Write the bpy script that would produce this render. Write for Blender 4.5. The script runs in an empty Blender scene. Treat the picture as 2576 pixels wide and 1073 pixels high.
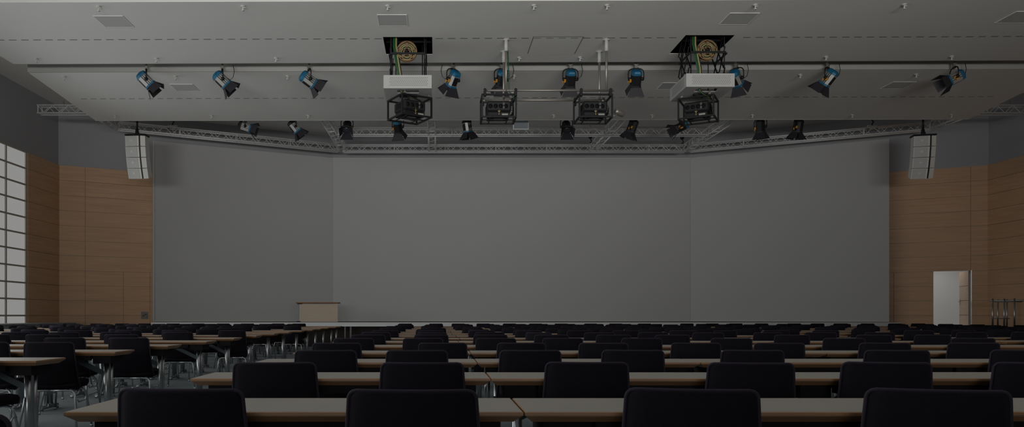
import bpy, math, random
from mathutils import Vector, Matrix
rnd = random.Random(7)
SC = bpy.context.scene
COL = SC.collection

# ------------------------------------------------------------------ camera, light, exposure
FPX, VX, VY, EYE = 1900.0, 1097.0, 793.0, 1.079          # focal length and vanishing point in pixels of the 2576 x 1073 frame
cam = bpy.data.cameras.new('camera')
cam.sensor_fit = 'HORIZONTAL'; cam.sensor_width = 36.0
cam.lens = 36.0 * FPX / 2576.0
cam.shift_x = (1288.0 - VX) / 2576.0
cam.shift_y = (VY - 536.5) / 2576.0
cam.clip_end = 200
camo = bpy.data.objects.new('camera', cam); COL.objects.link(camo)
camo.location = (0, 0, EYE); camo.rotation_euler = (math.pi / 2, 0, 0)
SC.camera = camo

world = bpy.data.worlds.new('world'); SC.world = world; world.use_nodes = True
world.node_tree.nodes['Background'].inputs[0].default_value = (0.55, 0.62, 0.72, 1)
world.node_tree.nodes['Background'].inputs[1].default_value = 0.05

def area(name, loc, rot, sx, sy, power, color, spread=180):
    l = bpy.data.lights.new(name, 'AREA'); l.shape = 'RECTANGLE'; l.size = sx; l.size_y = sy
    l.energy = power; l.color = color; l.spread = math.radians(spread)
    o = bpy.data.objects.new(name, l); COL.objects.link(o); o.location = loc; o.rotation_euler = rot
    return o
# daylight entering through the tall window wall on the left, and an added rear fill lamp that lifts ceiling and screens
area('window_daylight', (-13.0, 8.4, 3.2), (0, -math.pi / 2 + math.radians(22), 0), 4.6, 28.0, 820, (0.95, 0.98, 1.0), 148)
area('added_rear_fill', (0.9, -6.6, 2.3), (math.pi / 2 + math.radians(19.5), 0, 0), 20.0, 1.6, 490, (1.0, 0.99, 0.96), 63)
area('corridor_lamp', (18.9, 29.6, 3.05), (0, 0, 0), 0.8, 1.6, 10, (1, 0.98, 0.95))

SC.view_settings.view_transform = 'Standard'
SC.view_settings.look = 'None'
SC.view_settings.gamma = 1.0
SC.view_settings.use_curve_mapping = False
SC.view_settings.exposure = 0.0

# ------------------------------------------------------------------ materials
def srgb(r, g, b):
    f = lambda c: ((c / 255 + 0.055) / 1.055) ** 2.4 if c > 10 else c / 255 / 12.92
    return (f(r), f(g), f(b))
def mat(name, col, rough=0.5, metal=0.0, var=0.0, scale=8.0, stretch=(1, 1, 1), bump=0.0, spec=0.5, sheen=0.0, emit=0.0):
    m = bpy.data.materials.new(name); m.use_nodes = True
    nt = m.node_tree; b = nt.nodes['Principled BSDF']
    b.inputs['Base Color'].default_value = (*col, 1); b.inputs['Roughness'].default_value = rough
    b.inputs['Metallic'].default_value = metal; b.inputs['Specular IOR Level'].default_value = spec
    if sheen:
        b.inputs['Sheen Weight'].default_value = sheen; b.inputs['Sheen Tint'].default_value = (0.75, 0.6, 0.85, 1)
    if emit:
        b.inputs['Emission Color'].default_value = (*col, 1); b.inputs['Emission Strength'].default_value = emit
    if var or bump:
        tc = nt.nodes.new('ShaderNodeTexCoord'); mp = nt.nodes.new('ShaderNodeMapping'); n = nt.nodes.new('ShaderNodeTexNoise')
        mp.inputs['Scale'].default_value = stretch
        n.inputs['Scale'].default_value = scale; n.inputs['Detail'].default_value = 5
        nt.links.new(tc.outputs['Object'], mp.inputs['Vector']); nt.links.new(mp.outputs['Vector'], n.inputs['Vector'])
        if var:
            r = nt.nodes.new('ShaderNodeValToRGB')
            r.color_ramp.elements[0].position = 0.3; r.color_ramp.elements[1].position = 0.7
            r.color_ramp.elements[0].color = (*[c * (1 - var) for c in col], 1)
            r.color_ramp.elements[1].color = (*[min(1, c * (1 + var)) for c in col], 1)
            nt.links.new(n.outputs['Fac'], r.inputs['Fac']); nt.links.new(r.outputs['Color'], b.inputs['Base Color'])
        if bump:
            bp = nt.nodes.new('ShaderNodeBump'); bp.inputs['Strength'].default_value = bump; bp.inputs['Distance'].default_value = 0.01
            nt.links.new(n.outputs['Fac'], bp.inputs['Height']); nt.links.new(bp.outputs['Normal'], b.inputs['Normal'])
    return m
M = {}
M['floor'] = mat('grey_carpet', (0.165, 0.19, 0.20), 0.85, var=0.12, scale=3.0, bump=0.1)
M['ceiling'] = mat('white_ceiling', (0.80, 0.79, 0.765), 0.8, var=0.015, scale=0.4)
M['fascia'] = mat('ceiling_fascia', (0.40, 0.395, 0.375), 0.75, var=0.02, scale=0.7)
M['plaster'] = mat('grey_plaster', (0.40, 0.40, 0.42), 0.9, var=0.03, scale=0.6, bump=0.03)
M['wood'] = mat('beech_panel', (0.62, 0.385, 0.23), 0.5, var=0.10, scale=1.6, stretch=(0.45, 0.45, 9.0))
M['seam'] = mat('dark_seam', (0.2, 0.115, 0.06), 0.8)
M['screen'] = mat('screen_cloth', (0.51, 0.51, 0.505), 0.9, var=0.01, scale=0.5)
M['screen_edge'] = mat('screen_edge', (0.56, 0.56, 0.55), 0.7)
M['white_frame'] = mat('white_frame', (0.72, 0.72, 0.70), 0.6)
M['pane'] = mat('window_daylight_pane', srgb(134, 134, 133), 0.3, emit=1.0)
M['mullion'] = mat('window_mullion', (0.45, 0.41, 0.36), 0.6)
M['aluminium'] = mat('brushed_aluminium', (0.50, 0.50, 0.51), 0.5, metal=0.35, var=0.04, scale=4)
M['truss'] = mat('truss_aluminium', (0.80, 0.80, 0.80), 0.45, metal=0.15)
M['chrome'] = mat('chrome', (0.42, 0.44, 0.455), 0.32, metal=1.0)
M['steel'] = mat('satin_steel', (0.33, 0.31, 0.28), 0.42, metal=0.7)
M['black'] = mat('black_metal', (0.010, 0.010, 0.012), 0.5, spec=0.3)
M['black_matte'] = mat('black_matte', (0.007, 0.0065, 0.008), 0.75, spec=0.2)
M['flap'] = mat('barn_door_black', (0.022, 0.019, 0.025), 0.6)
M['dark_grey'] = mat('dark_grey_plastic', (0.014, 0.0145, 0.016), 0.5, spec=0.3)
M['mid_grey'] = mat('mid_grey_plastic', (0.13, 0.13, 0.135), 0.5)
M['fabric'] = mat('black_fabric', (0.0075, 0.0062, 0.0095), 0.85, var=0.12, scale=60, bump=0.08, spec=0.12, sheen=0.05)
M['piping'] = mat('fabric_piping', (0.020, 0.016, 0.025), 0.8, spec=0.25, sheen=0.06)
M['laminate'] = mat('grey_laminate', (0.31, 0.287, 0.25), 0.42, var=0.02, scale=5)
M['edge'] = mat('beech_edge', (0.29, 0.15, 0.068), 0.45, var=0.12, scale=3, stretch=(1, 6, 12))
M['brace'] = mat('grey_green_steel', (0.10, 0.125, 0.13), 0.45, metal=0.3)
M['blue'] = mat('blue_housing', (0.012, 0.125, 0.235), 0.4, metal=0.1)
M['silver'] = mat('silver_housing', (0.42, 0.42, 0.41), 0.4, metal=0.5)
M['amber'] = mat('amber_connector', (0.55, 0.25, 0.02), 0.5)
M['lens'] = mat('lens_glass', (0.04, 0.045, 0.05), 0.08)
M['bronze'] = mat('bronze_reel', (0.20, 0.125, 0.062), 0.45, metal=0.3)
M['green_cable'] = mat('green_cable', (0.02, 0.10, 0.035), 0.5)
M['yellow_cable'] = mat('yellow_cable', (0.42, 0.36, 0.14), 0.5)
M['black_cable'] = mat('black_cable', (0.01, 0.01, 0.01), 0.5)
M['casing'] = mat('white_casing', (0.50, 0.497, 0.48), 0.6)
M['hole'] = mat('perforation', (0.17, 0.17, 0.17), 0.8)
M['slot'] = mat('air_slot', (0.10, 0.10, 0.10), 0.9)
M['shaft'] = mat('darkening_lining', (0.26, 0.26, 0.265), 0.8)
M['vent'] = mat('vent_cover', (0.56, 0.56, 0.545), 0.7)
M['speaker'] = mat('white_speaker', (0.80, 0.79, 0.75), 0.6)
M['grille'] = mat('speaker_grille', (0.58, 0.58, 0.57), 0.7, bump=0.05, scale=200)
M['badge'] = mat('speaker_badge', (0.70, 0.69, 0.66), 0.5)
M['desk_panel'] = mat('light_wood_panel', (0.49, 0.40, 0.30), 0.55, var=0.05, scale=2, stretch=(1, 1, 6))
M['stage_top'] = mat('stage_floor', (0.16, 0.16, 0.155), 0.6, var=0.05, scale=3)
M['stage_face'] = mat('stage_fascia', (0.62, 0.64, 0.64), 0.5)
M['understage_shade'] = mat('stage_shade_sheet', (0.02, 0.016, 0.012), 0.9)
M['sill'] = mat('window_ledge', (0.30, 0.34, 0.34), 0.5)
M['corridor'] = mat('corridor_white', (0.85, 0.85, 0.84), 0.8)
M['door_leaf'] = mat('beech_door', (0.62, 0.45, 0.33), 0.5, var=0.05, scale=2, stretch=(1, 1, 8))
M['sticker'] = mat('label_sticker', (0.10, 0.10, 0.095), 0.7)
M['plate'] = mat('white_plate', (0.34, 0.33, 0.30), 0.6)
M['brass'] = mat('brass_fitting', (0.40, 0.33, 0.20), 0.35, metal=0.8)
M['panel_grey'] = mat('blue_grey_panel', (0.24, 0.27, 0.29), 0.6)
M['switch'] = mat('socket_plate', (0.22, 0.21, 0.19), 0.5)

# ------------------------------------------------------------------ mesh builder
class MB:
    def __init__(s): s.v = []; s.f = []; s.sm = []; s.mi = []; s.X = Matrix.Identity(4); s.m = 0; s.caps = True
    def add(s, vs, fs, smooth=False):
        k = len(s.v)
        s.v += [tuple(s.X @ Vector(p)) for p in vs]
        for f in fs: s.f.append([i + k for i in f]); s.sm.append(smooth); s.mi.append(s.m)
        return s
    def hexa(s, b, t):
        return s.add(list(b) + list(t), [(3, 2, 1, 0), (4, 5, 6, 7), (0, 1, 5, 4), (1, 2, 6, 5), (2, 3, 7, 6), (3, 0, 4, 7)])
    def box(s, x0, x1, y0, y1, z0, z1):
        return s.hexa([(x0, y0, z0), (x1, y0, z0), (x1, y1, z0), (x0, y1, z0)], [(x0, y0, z1), (x1, y0, z1), (x1, y1, z1), (x0, y1, z1)])
    def rbox(s, x0, x1, y0, y1, z0, z1, b=0.01):
        # box with chamfered edges
        vs = []; idx = {}
        for ix, x in enumerate((x0, x1)):
            for iy, y in enumerate((y0, y1)):
                for iz, z in enumerate((z0, z1)):
                    dx = b if ix == 0 else -b; dy = b if iy == 0 else -b; dz = b if iz == 0 else -b
                    idx[ix, iy, iz, 0] = len(vs); vs.append((x, y + dy, z + dz))
                    idx[ix, iy, iz, 1] = len(vs); vs.append((x + dx, y, z + dz))
                    idx[ix, iy, iz, 2] = len(vs); vs.append((x + dx, y + dy, z))
        I = lambda a, b_, c, d: idx[a, b_, c, d]
        fs = []
        for i in (0, 1):
            fs.append([I(i, 0, 0, 0), I(i, 1, 0, 0), I(i, 1, 1, 0), I(i, 0, 1, 0)])
            fs.append([I(0, i, 0, 1), I(1, i, 0, 1), I(1, i, 1, 1), I(0, i, 1, 1)])
            fs.append([I(0, 0, i, 2), I(1, 0, i, 2), I(1, 1, i, 2), I(0, 1, i, 2)])
        for a in (0, 1):
            for c in (0, 1):
                fs.append([I(a, c, 0, 0), I(a, c, 1, 0), I(a, c, 1, 1), I(a, c, 0, 1)])
                fs.append([I(a, 0, c, 0), I(a, 1, c, 0), I(a, 1, c, 2), I(a, 0, c, 2)])
                fs.append([I(0, a, c, 1), I(1, a, c, 1), I(1, a, c, 2), I(0, a, c, 2)])
                for e in (0, 1): fs.append([I(a, c, e, 0), I(a, c, e, 1), I(a, c, e, 2)])
        cx = Vector(((x0 + x1) / 2, (y0 + y1) / 2, (z0 + z1) / 2)); out = []
        for f in fs:
            p = [Vector(vs[i]) for i in f]; n = (p[1] - p[0]).cross(p[2] - p[0]); mid = sum(p, Vector()) / len(p)
            out.append(f if n.dot(mid - cx) > 0 else f[::-1])
        return s.add(vs, out)
    def obox(s, p, q, w, h, up=(0, 0, 1)):
        p = Vector(p); q = Vector(q); d = (q - p).normalized(); u = Vector(up)
        if abs(d.dot(u)) > 0.98: u = Vector((0, 1, 0))
        a = d.cross(u).normalized() * w / 2; c = a.cross(d).normalized() * h / 2
        return s.hexa([p - a - c, p + a - c, p + a + c, p - a + c], [q - a - c, q + a - c, q + a + c, q - a + c]) if False else \
            s.add([p - a - c, p + a - c, p + a + c, p - a + c, q - a - c, q + a - c, q + a + c, q - a + c],
                  [(0, 1, 2, 3), (7, 6, 5, 4), (0, 4, 5, 1), (1, 5, 6, 2), (2, 6, 7, 3), (3, 7, 4, 0)])
    def tube(s, pts, r, n=8, r2=None):
        pts = [Vector(p) for p in pts]; vs = []; fs = []; k = len(pts); ref = None
        for i, p in enumerate(pts):
            d = (pts[min(i + 1, k - 1)] - pts[max(i - 1, 0)]).normalized()
            if ref is None:
                ref = Vector((0, 0, 1)) if abs(d.z) < 0.9 else Vector((1, 0, 0))
            a = (ref - d * ref.dot(d))
            if a.length < 1e-5: a = Vector((0, 1, 0)) - d * d.y
            a.normalize(); ref = a; c = d.cross(a)
            rr = r if r2 is None else r + (r2 - r) * i / (k - 1)
            for j in range(n):
                t = 2 * math.pi * j / n
                vs.append(p + a * (rr * math.cos(t)) + c * (rr * math.sin(t)))
        for i in range(k - 1):
            for j in range(n):
                fs.append((i * n + j, i * n + (j + 1) % n, (i + 1) * n + (j + 1) % n, (i + 1) * n + j))
        s.add(vs, fs, True)
        k0 = len(s.v) - len(vs)
        if s.caps:
            for f in (list(range(n))[::-1], [(k - 1) * n + j for j in range(n)]):
                s.f.append([i + k0 for i in f]); s.sm.append(False); s.mi.append(s.m)
        return s
    def lathe(s, prof, axis='Z', n=20, c=(0, 0, 0)):
        vs = []; fs = []; k = len(prof); c = Vector(c)
        for (r, h) in prof:
            for j in range(n):
                t = 2 * math.pi * j / n; a, b = r * math.cos(t), r * math.sin(t)
                vs.append(c + Vector({'Z': (a, b, h), 'Y': (a, h, -b), 'X': (h, a, b)}[axis]))
        for i in range(k - 1):
            for j in range(n): fs.append((i * n + j, i * n + (j + 1) % n, (i + 1) * n + (j + 1) % n, (i + 1) * n + j))
        fs.append(tuple(range(n))[::-1]); fs.append(tuple((k - 1) * n + j for j in range(n)))
        return s.add(vs, fs, True)
    def prism(s, poly, z0, z1):
        n = len(poly)
        vs = [(p[0], p[1], z0) for p in poly] + [(p[0], p[1], z1) for p in poly]
        return s.add(vs, [tuple(range(n))[::-1], tuple(range(n, 2 * n))] + [(i, (i + 1) % n, n + (i + 1) % n, n + i) for i in range(n)])
    def mesh(s, name, mats):
        me = bpy.data.meshes.new(name); me.from_pydata(s.v, [], s.f); me.update()
        for m in (mats if isinstance(mats, (list, tuple)) else [mats]): me.materials.append(M[m] if isinstance(m, str) else m)
        me.polygons.foreach_set('use_smooth', s.sm); me.polygons.foreach_set('material_index', s.mi)
        return me
    def build(s, name, mats, parent=None):
        return link(name, s.mesh(name, mats), parent)
def link(name, me, parent=None):
    o = bpy.data.objects.new(name, me); COL.objects.link(o)
    if parent is not None: o.parent = parent
    return o
def tag(o, label=None, cat=None, group=None, kind=None):
    if label: o['label'] = label
    if cat: o['category'] = cat
    if group: o['group'] = group
    if kind: o['kind'] = kind
    return o
def thing(name, label, cat, loc=(0, 0, 0), rz=0.0, group=None):
    o = bpy.data.objects.new(name, None); o.empty_display_size = 0.1; COL.objects.link(o)
    o.location = loc; o.rotation_euler = (0, 0, rz)
    return tag(o, label, cat, group)
def struct(name, mb, m, label=None, parent=None):
    o = mb.build(name, m, parent); o['kind'] = 'structure'
    if label: o['label'] = label
    return o
def copy_tree(o, parent=None):
    c = o.copy(); COL.objects.link(c)
    if parent is not None: c.parent = parent
    for ch in list(o.children): copy_tree(ch, c)
    return c
def at(px, py, d): return Vector(((px - VX) * d / FPX, d, EYE - (py - VY) * d / FPX))
def atx(px, d): return (px - VX) * d / FPX
ORD = ['first', 'second', 'third', 'fourth', 'fifth', 'sixth', 'seventh', 'eighth', 'ninth', 'tenth', 'eleventh', 'twelfth',
       'thirteenth', 'fourteenth', 'fifteenth', 'sixteenth', 'seventeenth', 'eighteenth', 'nineteenth', 'twentieth']

# ------------------------------------------------------------------ room shell
CX = 3.1; XL, XR = -13.4, 19.6; ZC = 8.5; ZW = 6.41; MOD = 0.533; YB = -7.0
YC = 26.8                                     # depth of the corners between side walls and angled front walls
def wing(x): return YC + (16.5 - abs(x - CX)) * 0.5       # the angled front wall
WX, YF = 7.4, wing(CX + 7.4)                   # flat middle of the front wall

b = MB(); b.box(XL - .3, XR + .3, YB, 33, -0.2, 0); struct('floor', b, 'floor', 'grey carpet floor of the lecture hall')
b = MB(); b.box(XL - .3, XR + .3, YB, 33, ZC, ZC + .25); struct('ceiling', b, 'ceiling', 'white upper ceiling slab')
b = MB(); b.box(XL - .3, XR + .3, YB - .2, YB, 0, ZC); struct('wall_back', b, 'plaster', 'grey rear wall')

def wall_strip(mb, p, q, z0, z1, t):            # wall slab between plan points p and q with thickness t to the outside
    d = Vector((q[0] - p[0], q[1] - p[1], 0)).normalized(); n = Vector((-d.y, d.x, 0)) * t
    P = Vector((p[0], p[1], 0)); Q = Vector((q[0], q[1], 0))
    z = Vector((0, 0, 1))
    mb.add([P + z * z0, Q + z * z0, Q + n + z * z0, P + n + z * z0, P + z * z1, Q + z * z1, Q + n + z * z1, P + n + z * z1],
           [(3, 2, 1, 0), (4, 5, 6, 7), (0, 1, 5, 4), (1, 2, 6, 5), (2, 3, 7, 6), (3, 0, 4, 7)])
def panels(mb, p, q, z0, z1, cuts, holes=(), off=0.03, gap=0.009, t=0.045):
    # wood panels between plan points, module rows MOD counted down from ZW, cuts = positions along the wall
    p = Vector((p[0], p[1], 0)); q = Vector((q[0], q[1], 0)); L = (q - p).length; d = (q - p) / L; n = Vector((d.y, -d.x, 0))
    xs = [0] + list(cuts) + [L]; zs = []
    z = z1
    while z > z0 + 0.02: zs.append((max(z - MOD, z0), z)); z -= MOD
    for (a, c) in zs:
        for i in range(len(xs) - 1):
            s0, s1 = xs[i] + gap / 2, xs[i + 1] - gap / 2
            if any(h0 < (s0 + s1) / 2 < h1 and a < hz - 0.05 for (h0, h1, hz) in holes): continue
            A = p + d * s0; B = p + d * s1; N = n * t
            Z0 = Vector((0, 0, a + gap / 2)); Z1 = Vector((0, 0, c - gap / 2))
            mb.add([A + Z0, A + N + Z0, B + N + Z0, B + Z0, A + Z1, A + N + Z1, B + N + Z1, B + Z1],
                   [(3, 2, 1, 0), (4, 5, 6, 7), (0, 1, 5, 4), (1, 2, 6, 5), (2, 3, 7, 6), (3, 0, 4, 7)])

# left wall: tall gridded window from behind the camera to y = 24.7, then wood, grey plaster above
YW = 24.7
b = MB(); wall_strip(b, (XL, YB), (XL, YC), ZW, ZC, .3); b.m = 1
wall_strip(b, (XL, YW), (XL, YC), 0, ZW, .3); wall_strip(b, (XL, YB), (XL, YW), 0, 0.55, .3)
b.m = 2; panels(b, (XL, YW + .02), (XL, YC - .02), 0, ZW, ())
struct('wall_left', b, ['plaster', 'seam', 'wood'], 'left side wall, grey plaster above beech panels')
w = MB(); w.box(XL - .05, XL - .02, YB, YW, 0.55, ZW)
wo = struct('window_1', w, 'pane', 'tall gridded window wall of bright frosted panes on the left')
w = MB(); y = YW - .03
while y > YB:
    w.box(XL - .06, XL + .02, y - .03, y + .03, 0.55, ZW); y -= 1.15
for k in range(0, 12):
    z = ZW - k * MOD
    w.box(XL - .06, XL + .015, YB, YW, max(.55, z - .026), z + .026)
struct('window_frame', w, 'mullion', parent=wo)
b = MB(); b.box(XL + .07, XL + 1.0, 14, 25.9, 0.0, .80); b.box(XL + .06, XL + 1.05, 13.98, 25.95, .80, .84)
struct('trim_1', b, 'sill', 'pale grey ledge along the foot of the window wall')

# right wall
b = MB(); wall_strip(b, (XR, YC), (XR, YB), 0, ZC, .3); b.m = 1
panels(b, (XR, YC - .02), (XR, 6), 0, ZW, [2.4 * k for k in range(1, 9)])
struct('wall_right', b, ['plaster', 'wood'], 'right side wall, grey plaster above beech panels')

# front wall: two angled wings with wood panels and a flat middle
def wing_pts(side):
    return (CX + side * 16.5, YC), (CX + side * WX, YF)
(pl, ql), (pr, qr) = wing_pts(-1), wing_pts(1)
b = MB(); wall_strip(b, pl, ql, 0, ZC, .3); b.m = 1
ZD = ZW - 7 * MOD
panels(b, pl, (CX - 13.2, wing(CX - 13.2)), ZD, ZW, [.86]); panels(b, pl, (CX - 13.2, wing(CX - 13.2)), 0, ZD, [.86, 2.13, 3.05])
struct('wall_front_left', b, ['plaster', 'wood'], 'angled front wall left of the screens, beech panels under grey plaster')
b = MB(); wall_strip(b, ql, qr, 0, ZC, .3); struct('wall_front', b, 'plaster', 'grey wall behind the middle screen')
# right wing with the doorway cut into it
DX0, DX1, DZ0, DZ1 = 18.13, 19.13, 0.60, 2.70
SQ = math.sqrt(1.25)
b = MB()
P = lambda x: (x, wing(x))
wall_strip(b, qr, P(DX0), 0, ZC, .3); wall_strip(b, P(DX0), P(DX1), DZ1, ZC, .3); wall_strip(b, P(DX0), P(DX1), 0, DZ0, .3); wall_strip(b, P(DX1), pr, 0, ZC, .3)
b.m = 1
xs0 = CX + 13.2
c1 = (17.02 - xs0) * SQ; c2 = (DX0 - xs0) * SQ; c3 = (DX1 - xs0) * SQ
panels(b, P(xs0), pr, ZD, ZW, [c3]); panels(b, P(xs0), pr, 0, ZD, [c1, c2, c3], [(c2, c3, DZ1)])
struct('wall_front_right', b, ['plaster', 'wood'], 'angled front wall right of the screens with the open doorway')
# corridor behind the doorway (local frame along the wall)
dirw = Vector((P(DX1)[0] - P(DX0)[0], P(DX1)[1] - P(DX0)[1], 0)).normalized(); outw = Vector((-dirw.y, dirw.x, 0))
CM = Matrix(((dirw.x, outw.x, 0, P(DX0)[0]), (dirw.y, outw.y, 0, P(DX0)[1]), (0, 0, 1, DZ0), (0, 0, 0, 1)))
WD = (DX1 - DX0) * SQ; HD = DZ1 - DZ0
b = MB(); b.X = CM
b.box(-.8, WD + 1.6, .31, 3.2, -.1, 0); b.box(-.8, WD + 1.6, .31, 3.2, 2.75, 2.85); b.box(-.8, WD + 1.6, 3.2, 3.3, 0, 2.75)
b.box(-.9, -.8, .31, 3.2, 0, 2.75); b.box(WD + 1.6, WD + 1.7, .31, 3.2, 0, 2.75)
struct('wall_corridor', b, 'corridor', 'bright white corridor seen through the open door')
bpy.data.objects['corridor_lamp'].location = CM @ Vector((WD / 2, 1.6, 2.70))
d1 = thing('door_1', 'open beech door leaf swung into the bright corridor', 'door'); d1['kind'] = 'structure'; del d1['category']
b = MB(); b.X = CM; b.box(-.05, 0.0, .0, .3, 0, HD); b.box(WD, WD + .05, 0, .3, 0, HD); b.box(-.05, WD + .05, 0, .3, HD, HD + .05)
struct('door_frame', b, 'white_frame', parent=d1)
LM = CM @ Matrix.Translation((WD - .02, .28, 0)) @ Matrix.Rotation(math.radians(97), 4, 'Z')
b = MB(); b.X = LM; b.box(0, WD - .08, -.05, 0, .01, HD - .01)
for k in range(1, 5): b.m = 1; b.box(.0, WD - .08, .0, .004, HD - .01 - k * MOD, HD + .005 - k * MOD)
leaf = struct('door_leaf', b, ['door_leaf', 'seam'], parent=d1)
b = MB(); b.X = LM; b.tube([(WD - .16, .0, 1.0), (WD - .16, .06, 1.0), (WD - .30, .06, 1.0)], .012); b.box(WD - .18, WD - .14, 0, .012, .88, 1.1)
b.build('door_handle', 'chrome', leaf)
b = MB(); b.X = CM
for z in (.3, 1.45, 1.85): b.tube([(WD + .02, -.03, z - .08), (WD + .02, -.03, z + .08)], .018)
b.box(WD + .005, WD + .03, -.055, .0, 0, HD)
b.build('hinge', 'chrome', d1)
# landing in front of the door
b = MB(); b.box(17.0, XR - .05, 23.4, 26.9, 0, .6); b.hexa([(17.2, 26.9, 0), (XR - .05, 26.9, 0), (XR - .05, 26.75, 0), (17.2, 27.9, 0)], [(17.2, 26.9, .6), (XR - .05, 26.9, .6), (XR - .05, 26.75, .6), (17.2, 27.9, .6)])
struct('floor.001', b, 'stage_top', 'raised landing in front of the open door')

# ------------------------------------------------------------------ suspended ceiling panels
def slab(name, xs, near, far, z0, z1, holes, label):
    (xnl, xfl, xnr, xfr) = xs; (nl, nr) = near; (fl, fr) = far
    X0, X1 = xnl, xnr
    ny = lambda x: nl + (nr - nl) * (x - xnl) / (xnr - xnl); fy = lambda x: fl + (fr - fl) * (x - xfl) / (xfr - xfl)
    cuts = sorted({h[0] for h in holes} | {h[1] for h in holes})
    cols = [(None, cuts[0] if cuts else None)] + [(cuts[i], cuts[i + 1]) for i in range(len(cuts) - 1)] + ([(cuts[-1], None)] if cuts else [])
    b = MB()
    def piece(a, c, ya, yc, Ya, Yc):
        n0, n1 = (xnl, xfl) if a is None else (a, a); m0, m1 = (xnr, xfr) if c is None else (c, c)
        b.hexa([(n0, ya, z0), (m0, yc, z0), (m1, Yc, z0), (n1, Ya, z0)], [(n0, ya, z1), (m0, yc, z1), (m1, Yc, z1), (n1, Ya, z1)])
    for (a, c) in cols:
        xa = xnl if a is None else a; xc = xnr if c is None else c
        hs = [h for h in holes if a is not None and c is not None and h[0] <= a and h[1] >= c]
        if hs:
            h = hs[0]; piece(a, c, ny(xa), ny(xc), h[2], h[2]); piece(a, c, h[3], h[3], fy(xa), fy(xc))
        else: piece(a, c, ny(xa), ny(xc), fy(xa), fy(xc))
    o = struct(name, b, 'ceiling', label)
    # dashed air slots along the middle and a thin lip at the far edge
    s = MB(); x = xnl + .25; 
    fm = 0.555 if name == 'ceiling.001' else 0.49
    while x < xnr - .2:
        y = ny(x) + (fy(x) - ny(x)) * fm
        if not any(h[0] < x + .16 and h[1] > x and h[2] < y < h[3] for h in holes): s.box(x, x + .16, y - .012, y + .012, z0 - .004, z0 + .01)
        x += .27
    struct('air_slot', s, 'slot', parent=o)
    lp = .012 if name == 'ceiling.002' else 0.0
    l = MB(); l.hexa([(xfl, fl + .002, z0 - lp), (xfr, fr + .002, z0 - lp), (xfr, fr + .03, z0 - lp), (xfl, fl + .03, z0 - lp)],
                     [(xfl, fl + .002, z0 + .2), (xfr, fr + .002, z0 + .2), (xfr, fr + .03, z0 + .2), (xfl, fl + .03, z0 + .2)])
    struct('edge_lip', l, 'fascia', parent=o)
    return ny, fy
HA = 7.18
LIFT = [(-1.165, -.085), (5.44, 6.52)]
nA, fA = slab('ceiling.001', (-10.25, -10.26, 15.4, 15.5), (14.75, 14.55), (18.34, 18.05), HA, HA + .3,
              [(LIFT[0][0], LIFT[0][1], 16.56, 17.67), (LIFT[1][0], LIFT[1][1], 16.45, 17.62)], 'nearer white suspended ceiling panel with two lift openings')
nB, fB = slab('ceiling.002', (-10.25, -10.67, 15.75, 16.55), (19.0, 18.75), (23.65, 23.46), HA, HA + .42, [], 'farther white suspended ceiling panel in front of the screens')
slab('ceiling.003', (-10.2, -10.25, 15.3, 15.4), (9.5, 9.4), (14.05, 13.9), HA, HA + .3, [], 'white suspended ceiling panel just above the frame')
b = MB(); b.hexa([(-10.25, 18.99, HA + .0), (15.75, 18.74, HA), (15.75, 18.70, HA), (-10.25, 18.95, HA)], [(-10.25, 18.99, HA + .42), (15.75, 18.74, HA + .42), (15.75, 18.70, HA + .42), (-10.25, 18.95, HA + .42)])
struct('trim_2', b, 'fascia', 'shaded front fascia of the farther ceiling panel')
# steel hangers that carry the panels from the slab
b = MB()
for (x, y) in [(x, y) for x in (-9, -3, 3, 9, 14.5) for y in (15.3, 17.95, 19.6, 22.8, 11)]: b.tube([(x, y, HA + .29), (x, y, ZC)], .02, 6)
struct('trim_3', b, 'black', 'steel hangers above the suspended ceiling panels')

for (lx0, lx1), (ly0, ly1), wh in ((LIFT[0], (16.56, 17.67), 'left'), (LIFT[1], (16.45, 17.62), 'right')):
    b = MB(); e = .02  # lining walls added to keep the lift openings dark inside
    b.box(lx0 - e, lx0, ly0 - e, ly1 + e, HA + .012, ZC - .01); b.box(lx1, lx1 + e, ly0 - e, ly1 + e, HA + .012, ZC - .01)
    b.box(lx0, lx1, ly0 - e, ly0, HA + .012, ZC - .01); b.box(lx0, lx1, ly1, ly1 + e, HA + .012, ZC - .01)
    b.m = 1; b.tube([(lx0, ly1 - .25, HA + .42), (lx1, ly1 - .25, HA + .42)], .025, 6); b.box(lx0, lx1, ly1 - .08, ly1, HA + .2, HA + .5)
    struct('trim_4', b, ['shaft', 'black'], 'added lining darkening the %s lift opening in the ceiling' % wh)
GV = 'square vents in the suspended ceiling panels'
def vent(cx, cy, s, z, label):
    t = thing('ceiling_vent', label, 'vent', (cx, cy, z), 0, GV)
    b = MB(); b.box(-s / 2, s / 2, -s / 2, s / 2, -.006, 0); b.build('vent_cover', 'vent', t)
    b = MB(); e = s / 2 + .012
    b.box(-e, e, -e, -s / 2, -.009, 0); b.box(-e, e, s / 2, e, -.009, 0); b.box(-e, -s / 2, -s / 2, s / 2, -.009, 0); b.box(s / 2, e, -s / 2, s / 2, -.009, 0)
    b.build('vent_frame', 'ceiling', t)
HZ = HA - EYE
yv = lambda py: FPX * HZ / (VY - py)
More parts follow.
